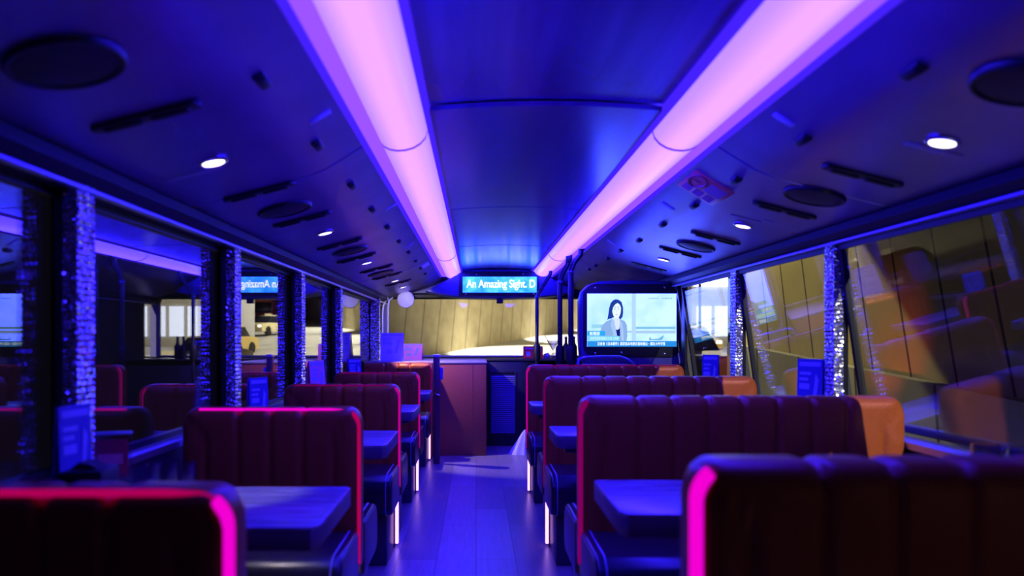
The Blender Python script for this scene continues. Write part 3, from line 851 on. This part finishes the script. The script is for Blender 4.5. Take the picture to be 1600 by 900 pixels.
# grab poles by the stair
def pole(x, y, top, label, r=.016):
    t = thing('grab_pole', label, 'grab pole', (x, y, 0), 'blue grab poles by the stairs')
    b = B(); b.tube([(0, 0, 0)] + [(a - x, bb - y, c) for a, bb, c in top], r, 12); b.obj('tube', M_pole, t)
    a, bb, c = top[-1]
    b = B(); b.box((a - x - .024, bb - y - .024, c - .05), (a - x + .024, bb - y + .024, c + .02), .006); b.obj('ceiling_clamp', M_dark, t)
    b = B(); b.lathe([(.03, .0), (.034, .02), (.034, .13), (.026, .15)], 16, Matrix.Translation((0, 0, .86))); b.obj('sleeve', M_black, t)
    b = B(); b.lathe([(.022, 0), (.024, .006), (.022, .016)], 14, Matrix.Translation((0, 0, top[0][2] - .012))); b.obj('collar', M_rail, t)
    return t
def pl(px, py, y): v = at(px, py, y); return (v.x, v.y, v.z)
pole(at(839, 500, 7.25).x, 7.25, [pl(839, 463, 7.25), pl(850, 445, 7.25), pl(860, 428, 7.25), pl(861, 412, 7.25)], 'leftmost of the three blue grab poles, with a bent top', .017)
pole(at(875, 500, 5.95).x, 5.95, [pl(875, 440, 5.95), pl(879, 428, 5.95), pl(887, 413, 5.95), pl(889, 400, 5.95)], 'middle one of the three blue grab poles', .019)
pole(at(892, 500, 5.62).x, 5.62, [pl(892, 424, 5.62), pl(897, 410, 5.62), pl(907, 398, 5.62), pl(909, 380, 5.62)], 'rightmost of the three blue grab poles, beside the television', .020)
# curved stair rail under the television
p = [pl(903, 570, 5.46), pl(905, 562, 5.46), pl(912, 559, 5.46), pl(940, 558, 5.46), pl(968, 558, 5.46), pl(980, 562, 5.46), pl(992, 570, 5.46)]
t = thing('stair_rail', 'curved purple handrail below the television', 'handrail', (0, 5.46, 0))
b = B(); b.tube([(p[0][0], 0, 0)] + [(a, 0, c) for a, _, c in p] + [(p[-1][0] + .02, 0, 0)], .014, 12); b.obj('tube', M_rail, t)
b = B(); b.box((p[0][0] + .03, -.004, .70), (p[-1][0] - .05, .004, .885), .003); b.obj('panel', principled('cream_panel', (.7, .65, .5), .4), t)

# clutter on the front bar
def red_box():
    t = thing('red_box', 'red printed box on the front bar beside the leftmost pole', 'box', (.595, 8.05, .858))
    B().box((-.10, -.05, 0), (.10, .05, .125), .004).obj('carton', M_red, t)
    b = B(); b.box((-.075, -.052, .02), (-.03, -.05, .07)); b.box((.0, -.052, .03), (.07, -.05, .06)); b.box((-.08, -.052, .095), (.08, -.05, .105)); b.obj('print', M_cardw, t)
red_box()
t = thing('cocktail_glass', 'clear glass with a straw on the front bar', 'glass', (.795, 7.95, .858))
B().lathe([(.04, 0), (.04, .004), (.006, .012), (.006, .08), (.065, .185), (.063, .185), (.004, .085)], 24).obj('bowl', M_clear, t)
B().tube([(-.0, 0, .09), (-.085, 0, .24)], .0035, 8).obj('straw', M_dark, t)
rnd = random.Random(3)
for i, (x, y, s) in enumerate(((.745, 8.10, .034), (.83, 8.13, .036), (.865, 8.02, .026), (.725, 7.88, .036))):
    b = B(); bmesh.ops.create_icosphere(b.bm, subdivisions=3, radius=1)
    for v in b.bm.verts:
        n = v.co.normalized(); k = 1 + .18 * math.sin(7 * n.x + i) * math.cos(6 * n.y) + .12 * math.sin(13 * n.z + 5 * n.x)
        v.co = Vector((n.x * s * 1.1 * k, n.y * s * k, max(n.z * s * k, -s * .55) + s * .55))
    o = b.obj('wrapped_bundle', M_clear if i % 2 else M_cloth); o.location = (x, y, .858)
    tag(o, ['crumpled white bundle behind the red box on the front bar', 'clear wrapped bundle at the back of the front bar', 'crumpled white bundle below the cocktail glass', 'small clear wrapped bundle at the front edge of the bar'][i], 'bundle', 'wrapped bundles on the front bar')
for i, (x, y) in enumerate(((.93, 7.95), (1.02, 8.02))):
    t = thing('bottle', ['dark bottle on the front bar, left of two', 'dark bottle on the front bar, right of two'][i], 'bottle', (x, y, .858), 'bottles on the front bar')
    B().lathe([(.032, 0), (.034, .01), (.034, .12), (.014, .16), (.013, .20)], 20).obj('body', M_blackgloss, t)
    B().lathe([(.015, .198), (.015, .225), (.012, .228)], 14).obj('cap', M_chrome, t)

# ================================================================= MENUS AND TABLE TOP THINGS
def menu_card(loc, rz, w, h, label, mat=None, tent=True, group='menu cards on tables and counter', lean=.10):
    t = thing('menu_card', label, 'menu card', loc, group, rz=rz)
    mat = mat or M_card
    d = h * lean
    def panel(sgn, name):
        b = B(); b.prism([(sgn * d, 0), (sgn * (d + .004), 0), (sgn * .0042, h), (sgn * .0002, h)], 'x', -w / 2, w / 2); return b.obj(name, mat, t, smooth=False)
    panel(-1, 'front_panel'); panel(1, 'back_panel')
    def on(sgn, z): return sgn * (d + .0042 - d * z / h)
    b = B()
    rows_ = ((.90, .96, -.42, .42), (.78, .82, -.40, .05), (.70, .74, -.40, -.05), (.58, .66, -.40, .0), (.25, .42, -.25, .0))
    for za_, zb2, a, c in rows_:
        y0 = -on(1, za_ * h) - .0012; y1 = -on(1, zb2 * h) - .0012
        vs = [b.bm.verts.new(v) for v in ((a * w, y0, za_ * h), (c * w, y0, za_ * h), (c * w, y1, zb2 * h), (a * w, y1, zb2 * h))]; b.bm.faces.new(vs)
    vs = [b.bm.verts.new((x * w, -on(1, z * h) - .0012, z * h)) for x, z in ((.10, .30), (.22, .26), (.36, .72), (.24, .80))]; b.bm.faces.new(vs)
    me = b.obj('print', M_cardw, t, smooth=False)
    md = me.modifiers.new('thickness', 'SOLIDIFY'); md.thickness = .0008
    return t
menu_card((-.935, 1.78, .652), 1.45, .115, .262, 'tall blue menu card at the window end of the nearest left table', lean=.04)
menu_card((-.925, 3.25, .652), 1.1, .11, .25, 'blue menu card at the window end of the second left table', lean=.05)
menu_card((-.965, 4.62, .652), 1.2, .16, .28, 'pink-edged menu card at the window end of the third left table', M_cardp)
menu_card((-.955, 6.0, .652), .95, .14, .255, 'blue menu card at the window end of the farthest left table')
menu_card((-.80, 7.30, .852), .12, .22, .265, 'tall blue menu card on the left front counter', M_cardl, lean=.30)
menu_card((-.63, 7.62, .852), -.12, .20, .16, 'pink menu card on the left front counter', M_cardp, lean=.30)
menu_card((1.375, 4.50, .682), -.75, .10, .29, 'slim blue menu card at the window end of the farthest right table', lean=.04)
menu_card((1.395, 3.20, .682), -1.15, .13, .30, 'blue menu card at the window end of the second right table, by the silver drape', lean=.04)

# acrylic sign, napkin box, tray with glasses at the near left window
t = thing('table_sign', 'small red notice in an acrylic holder on the nearest left table', 'sign', (-.965, 2.03, .652), rz=.30)
B().box((-.05, -.003, .012), (.05, .003, .165), .001).obj('acrylic_holder', M_clear, t)
B().box((-.042, -.0045, .05), (.042, -.0032, .15)).obj('insert', principled('dark_red_insert', (.35, .02, .06), .4), t)
b = B()
for i in range(9): b.box((-.030 + .0068 * i, -.0055, .085), (-.0255 + .0068 * i, -.0045, .112))
b.obj('print', M_cardp, t)
b = B(); b.box((-.052, -.04, 0), (.052, .04, .012), .002); b.box((-.052, -.004, .163), (.052, .004, .170), .001); b.obj('foot', M_cardw, t)
t = thing('napkin_box', 'black napkin box in front of the red notice on the nearest left table', 'box', (-.845, 1.68, .652), rz=.1)
B().box((-.045, -.055, 0), (.045, .055, .135), .008).obj('case', M_black, t)
B().prism([(-.03, .135), (-.012, .150), (.01, .146), (.03, .135)], 'y', -.03, .03).obj('napkins', M_black, t)
t = thing('glass_tray', 'clear tray of wrapped glasses beside the red notice on the nearest left table', 'tray', (-.82, 2.07, .652), rz=.25)
B().box((-.075, -.055, 0), (.075, .055, .008), .003).obj('tray', M_cardw, t)
for i, (x, y) in enumerate(((-.045, 0), (.0, .02), (.045, -.01))):
    B().lathe([(.016, .008), (.019, .085), (.017, .085), (.0145, .012)], 18, Matrix.Translation((x, y, 0))).obj('glass', M_clear, t)
# wrapped glasses at the near right window
for i, (x, y) in enumerate(((1.33, 2.00), (1.39, 1.95), (1.36, 1.86))):
    t = thing('wrapped_glass', ['wrapped glass on the nearest right table, farthest of three', 'wrapped glass on the nearest right table, closest to the window', 'wrapped glass on the nearest right table, nearest of three'][i], 'glass', (x, y, .682), 'wrapped glasses on the nearest right table')
    B().lathe([(.026, 0), (.032, .095), (.029, .095), (.023, .006)], 22).obj('cup', M_clear, t)
    b = B(); rows = []
    for k in range(8):
        f = k / 7
        rows.append([b.bm.verts.new(((.036 - .014 * max(0, f - .8)) * math.cos(a) * (1 + .10 * math.sin(5 * a + 4 * f + i)), .036 * math.sin(a) * (1 + .10 * math.cos(4 * a - 3 * f)), .002 + .11 * f)) for a in [2 * PI * j / 22 for j in range(22)]])
    for r0, r1 in zip(rows, rows[1:]):
        for j in range(22): b.bm.faces.new((r0[j], r0[(j + 1) % 22], r1[(j + 1) % 22], r1[j]))
    b.bm.faces.new(rows[-1]); b.obj('film', M_clear, t)
t = thing('napkin_box', 'black napkin box beside the wrapped glasses on the nearest right table', 'box', (1.38, 1.77, .682))
B().box((-.045, -.04, 0), (.045, .04, .125), .008).obj('case', M_black, t)
B().prism([(-.03, .125), (-.012, .140), (.01, .136), (.03, .125)], 'y', -.03, .03).obj('napkins', M_cardw, t)

# ================================================================= OUTSIDE
def ground_z(y): return -2.2 + .06 * y
M_road = principled('street_asphalt', (.30, .26, .20), .7); noisy(M_road, (1, 1, 1), (.42, .40, .34), (.52, .50, .43), 2, 5)
b = B(); vs = [b.bm.verts.new(v) for v in ((-7, -20, ground_z(-20)), (120, -20, ground_z(-20)), (120, 170, ground_z(170)), (-7, 170, ground_z(170)))]
b.bm.faces.new(vs); vs2 = [b.bm.verts.new(v.co + Vector((0, 0, -.4))) for v in vs]; b.bm.faces.new(vs2[::-1])
for i in range(4): b.bm.faces.new((vs[i], vs2[i], vs2[(i + 1) % 4], vs[(i + 1) % 4]))
struct(b.obj('ground_street', M_road, smooth=False))

def joint_wall(name, c1, c2, width, slant, line=.03):
    m = principled(name, c1, .8)
    noisy(m, (.6, .6, .6), c1, c2, 2, 6, .2)
    bs = m.node_tree.nodes['Principled BSDF']; src = bs.inputs['Base Color'].links[0].from_socket
    tc = N(m, 'ShaderNodeTexCoord'); sp = N(m, 'ShaderNodeSeparateXYZ'); L(m, tc.outputs['Object'], sp.inputs[0])
    ma = N(m, 'ShaderNodeMath', operation='MULTIPLY_ADD'); ma.inputs[1].default_value = slant; L(m, sp.outputs['Z'], ma.inputs[0]); L(m, sp.outputs['X'], ma.inputs[2])
    dv = N(m, 'ShaderNodeMath', operation='DIVIDE'); dv.inputs[1].default_value = width; L(m, ma.outputs[0], dv.inputs[0])
    fr = N(m, 'ShaderNodeMath', operation='FRACT'); L(m, dv.outputs[0], fr.inputs[0])
    lt = N(m, 'ShaderNodeMath', operation='LESS_THAN'); lt.inputs[1].default_value = line; L(m, fr.outputs[0], lt.inputs[0])
    mx = N(m, 'ShaderNodeMix', data_type='RGBA'); L(m, lt.outputs[0], mx.inputs['Factor']); L(m, src, mx.inputs[6]); mx.inputs[7].default_value = (.05, .04, .03, 1)
    L(m, mx.outputs[2], bs.inputs['Base Color'])
    return m
def ext_wall(name, p0, p1, h, mat, label, thick=.4, lean=0., z0=-1.):
    """concrete retaining wall along the ground from p0 to p1"""
    d = Vector((p1[0] - p0[0], p1[1] - p0[1], 0)); ln = d.length
    b = B(); vs = []
    for x, yy in ((0, p0[1]), (ln, p1[1])):
        g = ground_z(yy)
        vs.append([b.bm.verts.new((x, 0, g + z0)), b.bm.verts.new((x, thick, g + z0)), b.bm.verts.new((x, thick + lean, g + h)), b.bm.verts.new((x, lean, g + h))])
    a, c = vs
    for k in range(4): b.bm.faces.new((a[k], a[(k + 1) % 4], c[(k + 1) % 4], c[k]))
    b.bm.faces.new(a[::-1]); b.bm.faces.new(c)
    o = b.obj(name, mat, smooth=False); o.location = (p0[0], p0[1], 0); o.rotation_euler = (0, 0, math.atan2(d.y, d.x))
    return tag(o, label, 'wall')
M_conc = joint_wall('tan_concrete', (.44, .37, .21), (.54, .46, .27), 1.9, -.22, .035)
M_conc2 = joint_wall('tan_concrete_near', (.42, .36, .16), (.54, .46, .22), .62, .28, .05)
ext_wall('retaining_wall', (-4.3, 34.9), (17.5, 88), 22, M_conc, 'tall tan concrete retaining wall with slanted joints seen through the windscreen')
# added wall along the right side, standing in for a reflected tan wall
ext_wall('stand_in_wall', (3.7, 11.3), (3.7, -14), 7.5, M_conc2, 'tan wall with dark joints outside the right windows, standing in for a reflection', .4)

M_plinth = joint_wall('grey_green_kerb', (.30, .31, .24), (.38, .38, .30), 1.25, .12, .03)
ext_wall('kerb_wall', (3.56, 10.9), (3.56, -14), 2.55, M_plinth, 'low grey green kerb wall along the foot of the right concrete wall', .12)

def car(x, y, rz, color, label, lights=True, L_=4.3, taxi=False):
    t = thing('car', label, 'car', (x, y, ground_z(y)), 'cars in the street', rz=rz)
    h = L_ / 2; paint = principled('car_paint', color, .3)
    body = [(-h, .35), (-h + .05, .75), (-h + .9, .92), (h - .7, .95), (h - .05, .85), (h, .40), (h - .1, .25), (-h + .1, .25)]
    B().prism(body, 'x', -.85, .85, .05, 2).obj('body', paint, t)
    # local y is along the car; outlines are (y, z)
    cab = [(-h + .95, .92), (-h + 1.5, 1.42), (h - 1.35, 1.46), (h - .75, .95)]
    B().prism(cab, 'x', -.74, .74, .05, 2).obj('cabin', principled('car_glass', (.02, .02, .03), .1), t)
    rf = [(-h + 1.5, 1.41), (h - 1.35, 1.45), (h - 1.45, 1.50), (-h + 1.65, 1.48)]
    B().prism(rf, 'x', -.70, .70, .02).obj('roof', paint, t)
    for sx in (-.8, .8):
        for sy in (-h + .8, h - .85):
            B().lathe([(.32, -.1), (.34, -.06), (.34, .06), (.32, .1), (.2, .1)], 20, Matrix.Translation((sx, sy, .33)) @ Matrix.Rotation(PI / 2, 4, 'Y')).obj('wheel', M_black, t)
    if lights:
        for sx in (-.62, .62):
            B().box((sx - .16, -h - .02, .58), (sx + .16, -h + .1, .75), .03).obj('headlight', glow('headlamp', (1, .92, .75), 4), t)
            B().box((sx - .14, h - .08, .62), (sx + .14, h + .02, .78), .02).obj('tail_light', glow('tail_lamp', (1, .05, .03), 2), t)
    if taxi: B().box((-.25, -.12, 1.49), (.25, .12, 1.62), .03).obj('roof_sign', glow('taxi_sign', (1, .85, .5), 1.2), t)
    return t
car(6.6, 21.5, .12, (.75, .55, .14), 'yellow taxi in the street right of the television', taxi=True)
car(13.6, 58, .3, (.75, .65, .35), 'pale yellow taxi farther up the street', taxi=True)
car(8.6, 31, .15, (.50, .46, .42), 'silver car behind the yellow taxi')
car(5.5, 15.5, .1, (.05, .05, .055), 'black car nearest in the street outside the right window')
car(11.0, 40, .2, (.72, .52, .16), 'yellow taxi far up the street beside the bus', taxi=True)

t = thing('double_decker_bus', 'red double decker bus in the street ahead on the right', 'bus', (20.6, 80, ground_z(80)), rz=-.1)
B().box((-1.6, 0, .3), (1.6, 10, 4.9), .2, 3).obj('body', principled('bus_red', (.45, .05, .03), .35), t)
B().box((-1.35, -.06, 1.1), (1.35, .1, 2.2), .06).obj('windscreen', principled('bus_glass', (.02, .02, .03), .1), t)
B().box((-1.4, -.06, 3.1), (1.4, .1, 4.2), .06).obj('upper_windscreen', principled('bus_glass_up', (.25, .22, .16), .2, emit=(.6, .5, .3), estr=.4), t)
B().box((-1.1, -.10, 2.45), (1.1, .05, 2.9), .04).obj('route_sign', glow('route_amber', (1, .65, .12), 1.6), t)
for sx in (-1.2, 1.2):
    B().box((sx - .22, -.1, .6), (sx + .22, .05, .9), .05).obj('headlight', glow('bus_headlamp', (1, .9, .7), 5), t)
    B().lathe([(.45, -.15), (.5, -.1), (.5, .1), (.45, .15)], 20, Matrix.Translation((sx * 1.2, 2, .5)) @ Matrix.Rotation(PI / 2, 4, 'Y')).obj('wheel', M_black, t)

# lit buildings along the street
t = thing('lit_building', 'overexposed white lit shopfront building at the end of the street', 'building', (15.9, 46, ground_z(46)))
B().box((-3.0, 0, -1), (6, 6, 14)).obj('walls', principled('pale_facade', (.5, .48, .45), .7), t, smooth=False)
B().box((-2.9, -.15, 3.6), (4.8, -.02, 7.6), .02).obj('lit_sign', glow('shop_sign_white', (1., .97, 1.), 7), t)
b = B()
for i in range(7): b.box((-2.7 + 1.1 * i, -.1, .6), (-1.85 + 1.1 * i, -.02, 2.4))
b.obj('shop_window', glow('shop_window_light', (.75, .80, 1.), 3), t)
t = thing('far_building', 'tall grey building with rows of warm lit windows at the far end of the street', 'building', (32, 112, ground_z(100)))
B().box((-6, 0, -2), (3.0, 6, 24)).obj('walls', principled('grey_facade', (.25, .25, .28), .7), t, smooth=False)
for zz, cc in ((6, (.9, .65, .3)), (9.5, (.5, .6, .9)), (12.5, (1, .75, .35))):
    b = B()
    for i in range(6): b.box((-5.6 + 1.4 * i, -.2, zz), (-4.5 + 1.4 * i, -.02, zz + 1.3))
    b.obj('window_row', glow('lit_floor', cc, .9), t)
for i, (x, y, h) in enumerate(((9.9, 34, 5.4), (11.6, 44, 6.2), (19.0, 68, 6.5))):
    t = thing('street_lamp', ['nearest street lamp by the street', 'middle street lamp by the street', 'farthest street lamp by the street'][i], 'street lamp', (x, y, ground_z(y)), 'street lamps by the street')
    B().tube([(0, 0, 0), (0, 0, h)], .06, 10).obj('post', M_dark, t)
    B().lathe([(.05, h), (.16, h + .08), (.16, h + .22), (.05, h + .30)], 16).obj('lantern', glow('lantern_glow', (1, .75, .3), 5), t)

# street lighting outside, with added spots for the road and right wall
def area(name, loc, target, watts, size, color):
    l = bpy.data.lights.new(name, 'AREA'); l.energy = watts; l.size = size; l.color = color
    o = bpy.data.objects.new(name, l); C.objects.link(o); o.location = loc
    o.rotation_euler = (Vector(target) - Vector(loc)).to_track_quat('-Z', 'Y').to_euler(); return o
spot('wall_floodlight', (12, 26, 13), (3, 48, 4), 3600, 75, (1, .92, .72), .5, .5)
spot('street_floodlight', (14, 22, 13), (12, 48, 0), 20000, 70, (1, .88, .62), .5, .5)
spot('road_fill_spot', (-.2, 43.0, 10), (4.2, 41.3, .35), 15000, 66, (1, .97, .88), .15, .1)  # three added spots that whiten only the road below the tan wall
spot('road_fill_spot', (4.7, 55.0, 10.7), (9.1, 53.3, 1.0), 16500, 66, (1, .97, .88), .15, .1)
spot('road_fill_spot', (9.6, 67.0, 11.4), (14.0, 65.3, 1.7), 16500, 66, (1, .97, .88), .15, .1)
spot('wall_patch_spot', (1.9, 11.2, 5.0), (3.7, 9.25, 1.1), 1300, 48, (1, .86, .50), .08, .02)  # added spot, cone shaped to light just the far part of the right wall
spot('tail_light_glow', (2.9, 6.5, .6), (3.7, 6.75, 1.0), 16, 75, (1, .12, .03), 1, .03)
# street lamp high behind on the right: shines in past each window pillar on the window ends of the right benches
spot('kerb_lamp', (5.1, -10.0, 9.3), (1.45, 3.7, 1.0), 21000, 26, (1, .96, .92), .2, .05)
